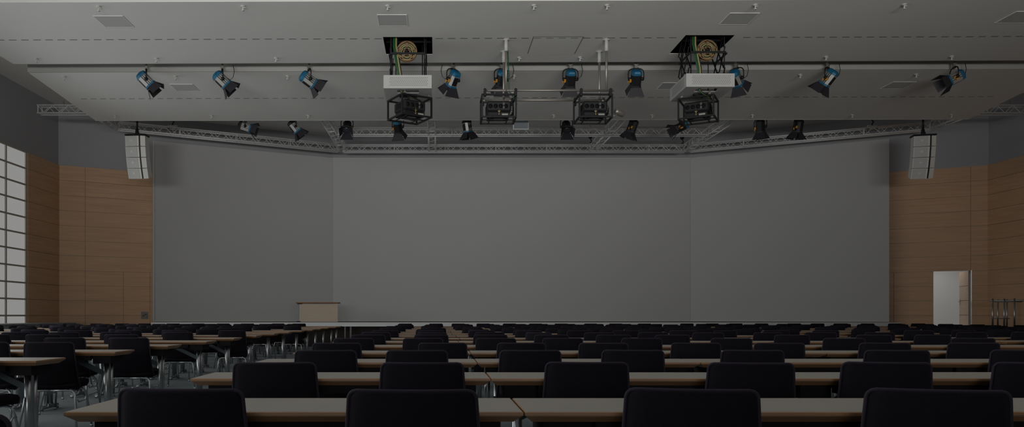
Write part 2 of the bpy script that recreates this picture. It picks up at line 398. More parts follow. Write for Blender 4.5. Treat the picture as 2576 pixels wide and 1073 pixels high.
for (px, py, lab) in [(287, 54, 'flush vent in the nearer ceiling panel, leftmost, above the left blue spotlights'),
                      (988, 51, 'flush vent in the nearer ceiling panel just before the left lift opening'),
                      (1859, 47, 'flush vent in the nearer ceiling panel just before the right lift opening'),
                      (2566, 43, 'flush vent in the nearer ceiling panel at the right edge of the photo'),
                      (465, 220, 'flush vent in the farther ceiling panel between the two leftmost spotlights'),
                      (1688, 216, 'flush vent in the farther ceiling panel beside the right white lift casing'),
                      (2259, 214, 'flush vent in the farther ceiling panel between the two rightmost spotlights')]:
    d = yv(py); vent(atx(px, d), d, .58, HA, lab)
# flush access hatch
t = thing('access_hatch', 'flush white access hatch outlined in the ceiling between the two lift openings', 'hatch', (2.68, 17.1, HA))
b = MB(); b.box(-.54, .54, -.56, .56, -.003, 0); b.build('hatch_panel', 'ceiling', t)
b = MB(); b.box(-.552, .552, -.572, -.56, -.005, 0); b.box(-.552, -.54, -.56, .5, -.005, 0); b.box(.54, .552, -.56, .5, -.005, 0); b.build('hatch_seam', 'slot', t)

# sprinkler heads
sp_me = []
b = MB(); b.lathe([(.045, 0), (.045, -.012), (.03, -.025)], n=12); sp_me.append(b.mesh('cover_plate', 'casing'))
b = MB(); b.tube([(0, 0, -.02), (0, 0, -.085)], .013, 6); b.lathe([(.03, -.085), (.03, -.095)], n=10); b.tube([(0, 0, -.035), (.06, .0, -.03)], .009, 6); sp_me.append(b.mesh('nozzle', 'vent'))
rows = [([248, 611, 975, 1343, 1527, 1900, 2275], 17, 'near edge of the nearer ceiling panel'),
        ([91, 393, 694, 1306, 1459, 2078, 2394], 148, 'far edge of the nearer ceiling panel'),
        ([161, 441, 723, 1293, 2013, 2305], 193, 'near edge of the farther ceiling panel'),
        ([289, 532, 775, 1393, 1641, 1893, 2144, 2394], 293, 'far edge of the farther ceiling panel')]
for (pxs, py, where) in rows:
    for i, px in enumerate(pxs):
        pyy = py + (3.5 - 7 * px / 2576) * (1 if py < 200 else .4); d = yv(pyy - 4)
        t = thing('sprinkler_head', 'small sprinkler head, %s from the left along the %s' % (ORD[i], where), 'sprinkler', (atx(px, d), d, HA), 0, 'sprinkler heads under the ceiling panels')
        link('cover_plate', sp_me[0], t); link('nozzle', sp_me[1], t)

# ------------------------------------------------------------------ stage and screens
ZS = 0.845; YS = 26.0
b = MB(); b.prism([(CX - 12.9, YS), (CX + 12.9, YS), (CX + 12.9, 28.25), (CX + 7.3, 31.05), (CX - 7.3, 31.05), (CX - 12.9, 28.25)], ZS - .06, ZS)
stage = struct('stage_1', b, 'stage_top', 'low stage platform running along the foot of the screens')
stage.name = 'stage'; tag(stage, None, 'stage'); del stage['kind']
b = MB(); b.box(CX - 12.9, CX + 12.9, YS - .02, YS, ZS - .05, ZS - .005); b.box(CX - 12.9, CX + 12.9, YS - .015, YS, ZS - .14, ZS - .055)
b.build('fascia_strip', 'stage_face', stage)
b = MB(); b.box(CX - 12.7, CX + 12.7, YS + .35, YS + .40, 0, ZS - .06); b.build('understage_shade', 'understage_shade', stage)  # black sheet put in for the shade of the open space below the stage
legm = MB(); legm.box(-.03, .03, -.03, .03, 0, ZS - .14); legm.box(-.22, -.17, -.03, .03, 0, ZS - .14); legm = legm.mesh('stage_leg', 'mid_grey')
for k in range(13):
    o = link('leg', legm, stage); o.location = (CX - 12.2 + 2.05 * k, YS + .12, 0)

def screen(name, p, q, z0, z1, label, edges):
    t = thing(name, label, 'projection screen', ((p[0] + q[0]) / 2, (p[1] + q[1]) / 2, z0), 0, 'three joined projection screens')
    P = Vector((p[0], p[1], 0)) - Vector((t.location.x, t.location.y, 0)); Q = Vector((q[0], q[1], 0)) - Vector((t.location.x, t.location.y, 0))
    b = MB(); wall_strip(b, P[:2], Q[:2], 0, z1 - z0, .06); b.build('screen_cloth', 'screen', t)
    d = (Q - P).normalized(); n = Vector((d.y, -d.x, 0))
    f = MB()
    for e in edges:
        if e == 'L': f.obox(P + n * .015 + d * .03, P + n * .015 + d * .03 + Vector((0, 0, z1 - z0)), .03, .06, tuple(d))
        if e == 'R': f.obox(Q + n * .015 - d * .03, Q + n * .015 - d * .03 + Vector((0, 0, z1 - z0)), .03, .06, tuple(d))
        if e == 'T': f.obox(P + n * .012 + Vector((0, 0, z1 - z0 - .02)), Q + n * .012 + Vector((0, 0, z1 - z0 - .02)), .025, .04)
        if e == 'B': f.obox(P + n * .012 + Vector((0, 0, .02)), Q + n * .012 + Vector((0, 0, .02)), .025, .04)
    f.build('screen_border', 'screen_edge', t)
ZS1 = 7.545
SL = (CX - 7.34, 31.0); SR = (CX + 7.33, 31.0); OL = (CX - 13.6, 27.98); OR = (CX + 13.47, 27.62)
screen('projection_screen', SL, SR, ZS + .002, ZS1, 'wide flat middle projection screen behind the stage', 'TB')
screen('projection_screen', OL, (SL[0] - .004, SL[1]), ZS + .002, ZS1, 'angled left projection screen beside the window side of the hall', 'LB')
screen('projection_screen', (SR[0] + .004, SR[1]), OR, ZS + .002, ZS1 + .0, 'angled right projection screen beside the open door', 'B')

# lectern desk on the stage
t = thing('lectern_desk', 'wooden speaker desk standing on the stage before the left screen joint', 'desk', (-4.33, 28.0, ZS))
b = MB(); b.box(-.69, .69, -.02, .02, .0, .655); b.build('front_panel', 'desk_panel', t)
b = MB(); b.hexa([(-.85, -.06, .685), (.70, -.06, .685), (.70, .6, .685), (-.85, .6, .685)], [(-.87, -.08, .725), (.72, -.08, .725), (.72, .62, .725), (-.87, .62, .725)]); b.build('desktop', 'edge', t)
for x in (-.725, .60):
    b = MB(); b.box(x, x + .022, .0 if x < 0 else .05, .05 if x < 0 else .1, .03, .69); b.box(x, x + .022, .15, .2, .03, .69); b.build('leg', 'aluminium', t)
    b = MB(); b.box(x - .12 if x < 0 else x, x + .022, .03, .5, 0, .03); b.build('foot', 'black', t)
b = MB(); b.box(-.82, -.7, .0, .4, .655, .685); b.build('side_shelf', 'black', t)

# ------------------------------------------------------------------ trusses
def truss(label, p, q, lights_hang=False, first=True):
    p = Vector(p); q = Vector(q); mid = (p + q) / 2; d = (q - p); L = d.length; d = d / L
    t = thing('lighting_truss', label, 'truss', mid, 0, 'aluminium lighting trusses above the stage')
    s = Vector((d.y, -d.x, 0)); u = Vector((0, 0, 1)); h = .125
    b = MB()
    cs = [(1, 1), (1, -1), (-1, -1), (-1, 1)]
    for (a, c) in cs: b.tube([p - mid + s * a * h + u * c * h, q - mid + s * a * h + u * c * h], .026, 8)
    b.build('chord', 'truss', t)
    b = MB(); b.caps = False; n = max(2, int(L / .5)); st = L / n
    for i in range(4):
        a0 = s * cs[i][0] * h + u * cs[i][1] * h; a1 = s * cs[(i + 1) % 4][0] * h + u * cs[(i + 1) % 4][1] * h
        for k in range(n):
            A = p - mid + d * st * k; B = p - mid + d * st * (k + .5); C = p - mid + d * st * (k + 1)
            b.tube([A + a0, B + a1], .0085, 5)
            if i % 2 == 0: b.tube([B + a1, C + a0], .0085, 5)
        for k in range(0, n + 1, 4): A = p - mid + d * min(st * k + .03, L - .03); b.tube([A + a0, A + a1], .014, 5)
    b.build('lattice', 'truss', t)
    return t
ZT = 7.70
HT = []
xa, xb = CX - 6.8, CX + 6.8
truss('straight truss nearest the top of the middle screen', (xa, 30.0, ZT), (xb, 30.0, ZT))
truss('straight truss parallel to the middle screen, nearer the audience', (xa + .16, 27.25, ZT), (xb - .16, 27.25, ZT))
T3 = truss('long straight truss across the hall behind the farther ceiling panel', (-12.8, 24.35, ZT), (19.0, 24.35, ZT))
truss('angled truss over the left screen', (CX - 14.2, 26.4, ZT), (xa - .16, 29.95, ZT))
truss('angled truss over the right screen', (CX + 14.2, 26.4, ZT), (xb + .16, 29.95, ZT))
truss('short truss joining the long truss at the left loudspeaker', (CX - 14.2, 24.52, ZT), (CX - 14.2, 26.2, ZT))
truss('short truss joining the long truss at the right loudspeaker', (CX + 14.2, 24.52, ZT), (CX + 14.2, 26.2, ZT))
for x, lab in ((xa, 'leftmost cross truss running towards the left screen joint'), (xa + 3.55, 'cross truss above the middle screen behind the left projector cage'),
               (xb - 3.7, 'cross truss above the middle screen behind the middle right projector'), (xb, 'rightmost cross truss running towards the right screen joint')):
    truss(lab, (x, 24.52, ZT), (x, 27.1 if x not in (xa, xb) else 29.84, ZT))
    if x not in (xa, xb): truss(lab.replace('cross truss', 'rear cross truss'), (x, 27.4, ZT), (x, 29.84, ZT))
b = MB()
for x in (-12, -6.5, -.5, 5.9, 12.2, 18.5): b.tube([(x - T3.location.x, 0, .12), (x - T3.location.x, 0, ZC - ZT - .004)], .018, 6)
b.build('drop_rod', 'steel', T3)
# small rigging pieces
def hook(px, py, d, label):
    p = at(px, py, d); t = thing('chain_hoist', label, 'hoist', p, 0, 'small hoists and clamps on the trusses')
    b = MB(); b.lathe([(.05, .02), (.075, .07), (.075, .16), (.05, .2)], n=12); b.build('hoist_body', 'black', t)
    b = MB(); b.tube([(0, 0, .0), (.05, 0, -.06), (.03, 0, -.13), (-.03, 0, -.12)], .02, 8); b.build('hook', 'black', t)
    b = MB(); b.tube([(0, 0, .2), (0, 0, ZC - p.z)], .012, 6); b.build('chain', 'steel', t)
hook(1485, 350, 29.1, 'small black hoist hook at the middle right cross truss')
hook(1716, 352, 29.2, 'small black hoist hook at the rightmost cross truss')
for (px, lab) in ((434, 'grey clamp bracket on the angled left truss'), (2194, 'grey clamp bracket on the angled right truss')):
    d = 27.2; p = at(px, 318, d); t = thing('rigging_clamp', lab, 'clamp', p, 0, 'small hoists and clamps on the trusses')
    b = MB(); b.box(-.17, .17, -.04, .04, -.02, .04); b.build('beam', 'truss', t)
    for x in (-.15, .15): b = MB(); b.box(x - .03, x + .03, -.05, .05, -.16, -.02); b.tube([(x, 0, -.16), (x - .03, 0, -.22)], .015, 6); b.build('jaw', 'steel', t)
    b = MB(); b.tube([(0, 0, .04), (0, 0, .10), (.05, 0, .16), (0, 0, .22)], .022, 8); b.tube([(0, 0, .2), (0, 0, ZC - p.z)], .01, 6); b.build('shackle', 'black', t)

# ------------------------------------------------------------------ theatre spotlights
GL1 = 'blue spotlights hung in the gap between the ceiling panels'; GL2 = 'black spotlights hung behind the farther ceiling panel'
def spotlight(loc, aim, label, group, yaw=None, cable=0, s=1.0, silver=True, cap='blue'):
    t = thing('spotlight', label, 'spotlight', loc, 0, group)
    a = Vector(aim).normalized(); yw = math.atan2(-a.x, a.y) if yaw is None else yaw
    pit = math.asin(a.z)
    Y = Matrix.Rotation(yw, 4, 'Z') @ Matrix.Scale(s, 4)
    b = MB(); b.X = Y
    b.box(-.03, .03, -.025, .025, -.07, .13 if cap == 'blue' and group == GL1 else .045); b.box(-.055, .055, -.03, .03, .0, .02)
    if group == GL2: b.X = Matrix.Identity(4); b.box(-.03, .03, -.16, .16, .025, .052)
    b.build('clamp', 'steel', t)
    b = MB(); b.X = Y
    b.tube([(-.18, 0, -.33), (-.18, 0, -.19)] + [(-.18 + .11 - .11 * math.cos(k * math.pi / 8), 0, -.19 + .11 * math.sin(k * math.pi / 8)) for k in range(1, 5)] +
           [(.07 + .11 * math.sin(k * math.pi / 8), 0, -.19 + .11 * math.cos(k * math.pi / 8)) for k in range(0, 5)] + [(.18, 0, -.33)], .013, 8)
    b.box(-.06, .06, -.02, .02, -.1, -.06)
    b.build('yoke', 'black', t)
    H = Y @ Matrix.Translation((0, 0, -.33)) @ Matrix.Rotation(pit, 4, 'X')
    b = MB(); b.X = H
    for sx in (-1, 1): b.lathe([(.035, .10), (.04, .12), (.04, .16), (.028, .185)] if sx > 0 else [(.028, -.185), (.04, -.16), (.04, -.12), (.035, -.10)], 'X', 12)
    b.build('pivot_knob', 'black', t)
    # body: ribbed housing along +Y, octagonal section
    oc = [(-.115, -.06), (-.07, -.125), (.07, -.125), (.115, -.06), (.115, .07), (.06, .125), (-.06, .125), (-.115, .07)]
    def loft(mb, secs):
        k = len(mb.v); n = len(oc)
        vs = [(x * sc, y, z * sc) for (y, sc) in secs for (x, z) in oc]; fs = []
        for i in range(len(secs) - 1):
            for j in range(n): fs.append((i * n + (j + 1) % n, i * n + j, (i + 1) * n + j, (i + 1) * n + (j + 1) % n))
        fs.append(tuple(range(n))); fs.append(tuple((len(secs) - 1) * n + j for j in range(n))[::-1]); mb.add(vs, fs)
    b = MB(); b.X = H; loft(b, [(-.13, .98), (.13, .98)])
    b.m = 1
    for sx in (-1, 1):
        for k in range(3): b.box(sx * .113 - .004, sx * .113 + .004, -.12, .12, -.05 + .045 * k, -.035 + .045 * k)
    b.box(-.06, .06, -.1, .1, -.13, -.12)
    hs = b.build('housing', ['silver' if silver else 'black', 'black'], t)
    b = MB(); b.X = H; loft(b, [(-.225, .55), (-.205, .86), (-.17, 1.02), (-.12, 1.04), (-.118, 1.0)]); b.build('back_cap', cap, t)
    b = MB(); b.X = H; loft(b, [(.118, 1.0), (.12, 1.06), (.16, 1.06), (.165, .9)]); b.m = 1; b.lathe([(.09, .166), (.085, .175), (.05, .19), (.0001, .195)], 'Y', 16)
    b.build('lens_rim', ['flap' if not silver else 'blue', 'lens'], t)
    # four barn doors
    for k, (w0, w1, l, op) in enumerate(((.115, .20, .21, 24), (.115, .20, .21, 24), (.115, .14, .20, 24), (.115, .14, .20, 24))):
        R = H @ Matrix.Translation((0, .165, 0)) @ Matrix.Rotation((0, math.pi, math.pi / 2, -math.pi / 2)[k], 4, 'Y') @ Matrix.Translation((0, 0, .118)) @ Matrix.Rotation(math.radians(op + (8 if k == 1 else 0)), 4, 'X')
        b = MB(); b.X = R; b.hexa([(-w0, 0, -.004), (w0, 0, -.004), (w1, l, -.004), (-w1, l, -.004)], [(-w0, 0, .004), (w0, 0, .004), (w1, l, .004), (-w1, l, .004)])
        b.build('barn_door', 'flap', t)
    b = MB(); b.X = H; b.tube([(-.12, .03, .0), (-.17, .05, .02), (-.17, .10, .0)], .018, 6); b.box(-.155, -.115, -.02, .05, -.07, -.03); b.build('connector', 'amber', t)
    if cable:
        c = cable; b = MB()
        b.tube([(c * .26 * s, .0, .03), (c * .30, 0, -.12), (c * .27, 0, -.26), (c * .2, 0, -.33), tuple(H @ Vector((c * .08, -.12, .05)))], .008, 6); b.build('power_cable', 'black_cable', t)
    return t
YH = 18.63; ZHg = 7.24
# lighting bar hidden in the gap
bar = thing('lighting_bar', 'long steel lighting bar in the gap between the ceiling panels', 'lighting bar', (2.7, YH, ZHg + .13), math.radians(-.55))
b = MB(); b.tube([(-13, 0, 0), (13, 0, 0)], .024, 8); b.build('pipe', 'steel', bar)
b = MB()
for x in (-12, -8, -4, 0.4, 4, 8, 12): b.tube([(x, 0, .02), (x, 0, ZC - ZHg - .135)], .012, 6)
b.build('drop_rod', 'steel', bar)
for (px, aim, lab, c) in [(368, (.64, .22, -.66), 'leftmost blue and silver spotlight facing right under the ceiling', 0),
                          (559, (.66, .25, -.64), 'second blue and silver spotlight from the left under the ceiling', 1),
                          (777, (.74, .35, -.5), 'third blue and silver spotlight from the left, just left of the white lift', 0),
                          (1140, (-.35, .55, -.75), 'blue backed spotlight just right of the left white lift casing', -1),
                          (1262, (-.1, .55, -.8), 'blue backed spotlight partly hidden behind the left poles of the gantry', 1),
                          (1435, (0, .6, -.8), 'blue backed spotlight between the two pole pairs of the gantry', 1),
                          (1600, (.05, .6, -.8), 'blue backed spotlight just left of the right white lift casing', 0),
                          (1852, (.55, .5, -.6), 'blue spotlight partly hidden behind the right white lift casing', 1),
                          (2083, (-.45, .5, -.75), 'second blue backed spotlight from the right under the ceiling', 1),
                          (2400, (-.85, .1, -.42), 'rightmost blue spotlight facing left with a looped cable', 1)]:
    yy = YH - (atx(px, YH) - 2.7) * math.tan(math.radians(.55))
    spotlight((atx(px, yy), yy, ZHg), aim, lab, GL1, cable=c, silver=px not in (1262, 1435, 1600), s=1.04)
for (px, aim, lab) in [(618, (.8, .1, -.25), 'small spotlight behind the ceiling panel, leftmost one, over the left screen'),
                       (742, (.55, .2, -.7), 'spotlight tilted right over the left screen, near the leftmost cross truss'),
                       (873, (0, -.5, -.45), 'spotlight with barn doors open towards the hall beside the leftmost cross truss'),
                       (1001, (.1, .4, -.6), 'spotlight showing under the left projector cage'),
                       (1176, (.15, .1, -.95), 'spotlight pointing straight down left of the middle left projector'),
                       (1425, (0, -.55, -.5), 'spotlight with barn doors open just left of the middle right projector'),
                       (1590, (-.3, .2, -.9), 'spotlight pointing down right of the small cylinder camera'),
                       (1712, (-.85, .1, -.4), 'spotlight tilted left under the right projector cage'),
                       (1913, (.12, .15, -.95), 'spotlight pointing down over the right screen, nearer the middle'),
                       (2007, (-.1, .15, -.95), 'rightmost black spotlight pointing down over the right screen')]:
    spotlight((atx(px, 24.35), 24.35, ZT - .196), aim, lab, GL2, s=1.08, silver=px in (618, 742, 1176), cap='blue' if px in (1001, 1712) else 'dark_grey')
# grey box panel hung on the long truss
t = thing('hanging_panel', 'flat blue grey panel box hanging behind the left middle projector cage', 'panel', at(1310, 315, 24.35))
b = MB(); b.box(-.25, .25, -.03, .03, -.14, .14); b.build('panel_body', 'truss', t)
b = MB(); b.box(-.225, .235, -.035, -.03, -.115, .13); b.build('panel_face', 'panel_grey', t)
b = MB()
for x in (-.18, .18): b.tube([(x, 0, .14), (x, 0, ZT - .14 - t.location.z)], .01, 6)
b.build('hanger', 'steel', t)

# ------------------------------------------------------------------ projectors, cages, lifts, gantry
def cage(loc, rz, label, W=.74, D=.66, H=.43):
    t = thing('projector_cage', label, 'projector cage', loc, rz, 'black projector cages under the ceiling')   # origin: middle of the cage bottom
    r = .017; w, d = W / 2, D / 2
    b = MB()
    for z in (0, H):
        for y in (-d, d): b.obox((-w - r, y, z), (w + r, y, z), 2 * r, 2 * r)
        for x in (-w, w): b.obox((x, -d + r, z), (x, d - r, z), 2 * r, 2 * r)
    for x in (-w, w):
        for y in (-d, d): b.obox((x, y, r), (x, y, H - r), 2 * r, 2 * r)
    b.build('frame', 'black', t)
    b = MB()
    for x in (-.2, .2): b.obox((x, -d, 0), (x, d, 0), .022, .018)
    b.obox((-w, -.02, .004), (w, -.02, .004), .03, .02)
    b.build('cross_bar', 'black', t)
    for x in (-.3, .3):
        for y in (-d, d):
            b = MB(); b.tube([(x, y, H), (x, y, H + .12)], .011, 6); b.box(x - .025, x + .025, y - .025, y + .025, H + .02, H + .05); b.build('hanger_bolt', 'steel', t)
    return t
def projector(cg, label):
    t = thing('projector', label, 'projector', cg.location, cg.rotation_euler.z, 'dark projectors inside the cages')
    b = MB(); b.rbox(-.27, .27, -.27, .25, .13, .36, .03); b.m = 1
    for k in range(4): b.lathe([(.05, -.272), (.05, -.27)], 'Y', 14, (-.19 + .115 * k, 0, .245))
    b.m = 2
    for k in range(6): b.box(-.276, -.27, -.2 + .06 * k, -.165 + .06 * k, .18, .31); b.box(.27, .276, -.2 + .06 * k, -.165 + .06 * k, .18, .31)
    b.build('body', ['dark_grey', 'black_matte', 'black_matte'], t)
    b = MB(); b.rbox(-.25, .24, -.25, .22, .03, .125, .012); b.build('chassis', 'black', t)
    b = MB(); b.lathe([(.07, .25), (.075, .31), (.065, .33)], 'Y', 18, (.08, 0, .24)); b.build('lens', 'black', t)
    b = MB()
    for z in (.27, .19): b.box(.085, .125, -.275, -.271, z, z + .055)
    b.build('label_sticker', 'sticker', t)
    b = MB(); b.rbox(.06, .2, -.30, -.285, .035, .075, .006); b.box(.1, .12, -.287, -.25, .045, .065); b.build('name_plate', 'plate', t)
    b = MB(); b.tube([(0, -.29, .05), (0, -.29, .2)], .008, 6); b.box(-.03, .03, -.30, -.28, .12, .135); b.box(-.015, .015, -.29, -.25, .06, .075); b.lathe([(.014, .04), (.02, .05), (.014, .065)], n=8, c=(0, -.29, 0)); b.build('valve', 'brass', t)
    b = MB(); b.rbox(-.1, .12, -.1, .1, .012, .03, .006); b.build('foot_plate', 'mid_grey', t)
    b = MB()
    for k in range(4): b.tube([(.29, -.15 + .02 * k, .3 - .05 * k), (.34, -.1, .25 - .04 * k), (.325, .02, .16 - .02 * k), (.25, .05, .1)], .007, 6)
    b.build('cable', 'black_cable', t)
    return t

# -- scissor lifts
def lift(x0, x1, y0, y1, label, lean, casing_label):
    cx = (x0 + x1) / 2; w = (x1 - x0) / 2 - .012; cy = (y0 + y1) / 2; D = (y1 - y0) / 2 - .01
    t = thing('projector_lift', label, 'projector lift', (cx, cy, 6.06), 0, 'two projector lifts let down from the ceiling')
    c = MB(); T = .012
    c.box(-w, w, -D, -D + T, .0, .29); c.box(-w, w, D - T, D, 0, .29); c.box(-w, -w + T, -D + T, D - T, 0, .29); c.box(w - T, w, -D + T, D - T, 0, .29)
    # underside with a cable cut-out
    c.box(-w + T, -.24, -D + T, D - T, 0, .012); c.box(.24, w - T, -D + T, D - T, 0, .012); c.box(-.24, .24, -D + T, -D + .12, 0, .012); c.box(-.24, .24, -D + .36, D - T, 0, .012)
    c.m = 1
    for i in range(20):
        for j in range(6):
            x = -.40 + i * .042 + (.021 if j % 2 else 0); z = .06 + j * .034
            c.box(x, x + .026, -D - .002, -D + .001, z, z + .010)
            if lean > 0: c.box(-w - .002, -w + .001, -.42 + i * .042, -.42 + i * .042 + .026, z, z + .010)
    c.build('casing', ['casing', 'hole'], t)
    b = MB(); zt = HA + .3 - 6.06
    # scissor arms on both sides
    for sx in (-1, 1):
        for ys in (-.36, .02):
            x = sx * (w - .16); n = 3; h = (zt - .02) / n
            for k in range(n):
                b.obox((x, ys, .02 + k * h), (x, ys + .34, .02 + (k + 1) * h), .018, .03); b.obox((x + .03 * sx, ys + .34, .02 + k * h), (x + .03 * sx, ys, .02 + (k + 1) * h), .018, .03)
        b.tube([(sx * (w - .16), -.40, .3), (sx * (w - .16), -.40, zt + .5)], .013, 6); b.tube([(sx * (w - .22), .42, .2), (sx * (w - .22), .42, zt + .5)], .013, 6)
    b.build('scissor_arm', 'black', t)
    b = MB(); zr = .80
    b.obox((-w + .14, -.44, zr), (w - .14, -.44, zr), .03, .045); b.obox((-w + .14, .3, zr), (w - .14, .3, zr), .03, .03); b.obox((-w + .12, -.44, zr - .02), (-w + .12, .3, zr - .02), .03, .03); b.obox((w - .12, -.44, zr - .02), (w - .12, .3, zr - .02), .03, .03)
    b.obox((-w + .1, .0, .36), (w - .1, .0, .36), .02, .02); b.obox((-w + .02, .1, zt - .16), (w - .02, .1, zt - .16), .04, .05)
    b.build('carriage_frame', 'black', t)
    # cable reel
    rl = MB(); R = .225; rc = (-.02, -.40, zr + .05)
    for yy in (-.045, .045):
        for (r0, r1) in ((R - .035, R), (.055, .085)):
            k = 28; vs = []; fs = []
            for j in range(k):
                a = 2 * math.pi * j / k
                for (r, y) in ((r0, -.006), (r1, -.006), (r1, .006), (r0, .006)): vs.append((rc[0] + r * math.cos(a), rc[1] + yy + y, rc[2] + r * math.sin(a)))
            for j in range(k):
                for q in range(4): fs.append((j * 4 + q, j * 4 + (q + 1) % 4, ((j + 1) % k) * 4 + (q + 1) % 4, ((j + 1) % k) * 4 + q))
            rl.add(vs, fs)
        for j in range(5):
            a = 2 * math.pi * j / 5 + .3
            rl.obox((rc[0] + .07 * math.cos(a), rc[1] + yy, rc[2] + .07 * math.sin(a)), (rc[0] + (R - .02) * math.cos(a), rc[1] + yy, rc[2] + (R - .02) * math.sin(a)), .012, .05, (0, 1, 0)) if False else \
                rl.obox((rc[0] + .07 * math.cos(a), rc[1] + yy, rc[2] + .07 * math.sin(a)), (rc[0] + (R - .02) * math.cos(a), rc[1] + yy, rc[2] + (R - .02) * math.sin(a)), .05, .012, (0, 1, 0))
    reel = rl.build('cable_reel', 'bronze', t)
    b = MB(); b.lathe([(.03, -.08), (.03, .08)], 'Y', 10, rc); b.build('axle', 'black', reel)
    for k, (r, m) in enumerate(((.13, 'yellow_cable'), (.15, 'black_cable'), (.17, 'yellow_cable'), (.11, 'green_cable'))):
        b = MB(); b.caps = False; b.tube([(rc[0] + r * math.cos(a * math.pi / 12), rc[1] - .02 + .012 * k, rc[2] + r * math.sin(a * math.pi / 12)) for a in range(25)], .012, 6); b.build('wound_cable', m, reel)
    # cables from the ceiling to the projector
    for (dx, m) in ((-.30, 'green_cable'), (-.27, 'green_cable'), (-.24, 'yellow_cable'), (-.215, 'black_cable')):
        b = MB(); b.tube([(dx, -.36, zt + .7), (dx - .02, -.37, 1.0), (dx + .02, -.42, .7), (dx + .06, -.44, .45), (dx + .1, -.36, .2), (-.1 + dx * .2, -.33, 0.0),
                          (.02 + dx * .3, -.28, -.06), (.2 + dx * .3, -.15, -.10), (.3 + dx * .2, .05, -.10), (.34, .1, -.16)], .014, 7); b.build('cable', m, t)
    b = MB(); b.obox((-.2, -.08, -.035), (.2, -.08, -.035), .1, .05); b.obox((0, -.08, .05), (0, -.08, -.10), .06, .06); b.build('cage_mount', 'black', t)
    return t
lift(*LIFT[0], 16.56, 17.67, 'left projector lift with bronze cable reel and white casing', -1, '')
lift(*LIFT[1], 16.45, 17.62, 'right projector lift with bronze cable reel and white casing', 1, '')
ZCG = EYE + 4.45
c1 = cage((-.60, 17.10, ZCG), math.radians(30), 'black cage under the left white casing, turned towards the left screen', .74, .70, .43); projector(c1, 'dark projector in the cage under the left lift')
c2 = cage((5.98, 17.22, ZCG), math.radians(-29), 'black cage under the right white casing, turned towards the right screen', .76, .64, .45); projector(c2, 'dark projector in the cage under the right lift')
# -- gantry in the middle
t = thing('projector_gantry', 'steel pole and pipe gantry hanging from the ceiling between the lifts', 'gantry', (2.66, 17.1, 6.05))
zp = EYE + 4.975 - 6.05
for (x, y) in ((-1.11, -.39), (-1.096, .36), (1.11, -.39), (1.115, .36)):
    b = MB(); b.tube([(x, y, zp - (.02 if y < 0 else .2)), (x, y, HA - 6.05)], .026, 10); b.build('pole', 'steel', t)
    b = MB(); b.tube([(x, y, HA - 6.05 - .26), (x, y, HA - 6.05)], .04, 10); b.lathe([(.07, HA - 6.05 - .017), (.07, HA - 6.052)], n=14, c=(x, y, 0)); b.build('pole_sleeve', 'casing', t)
for y in (-.39, .36):
    b = MB(); b.tube([(-1.62, y, zp), (1.27, y, zp)], .026, 10); b.build('pipe', 'steel', t)
b = MB()
for x in (-1.58, -.9, .55, 1.2):
    for y in (-.39, .36): b.tube([(x, y, zp + .05), (x, y, zp - .14)], .014, 6); b.rbox(x - .03, x + .03, y - .04, y + .04, zp - .13, zp + .035, .006)
b.build('pipe_clamp', 'black', t)
b = MB(); b.tube([(-1.07, -.37, .9), (-1.05, -.36, .4), (-1.04, -.34, 0), (-.95, -.3, -.1), (-.85, -.2, -.25)], .012, 6); b.build('cable', 'green_cable', t)
c3 = cage((1.40, 17.07, EYE + 4.41), 0, 'black cage on the gantry, left of the two middle cages', .75, .62, .49); projector(c3, 'dark projector in the left middle cage of the gantry')
c4 = cage((3.54, 17.07, EYE + 4.41), math.radians(1), 'black cage on the gantry, right of the two middle cages', .73, .62, .49); projector(c4, 'dark projector in the right middle cage of the gantry')
t = thing('video_camera', 'small beige cylinder camera on an arm beside the right middle cage', 'camera', (4.04, 16.85, 5.62))
b = MB(); b.X = Matrix.Rotation(math.radians(18), 4, 'Y') @ Matrix.Rotation(math.radians(20), 4, 'Z'); b.lathe([(.045, -.06), (.062, -.05), (.066, .0), (.066, .15), (.055, .17)], 'X', 16); b.build('camera_body', 'steel', t)
b = MB(); b.tube([(.0, 0, -.05), (-.06, 0, -.09), (-.14, 0, -.10)], .014, 8); b.lathe([(.03, -.06), (.03, -.03)], n=10); b.build('arm', 'steel', t)

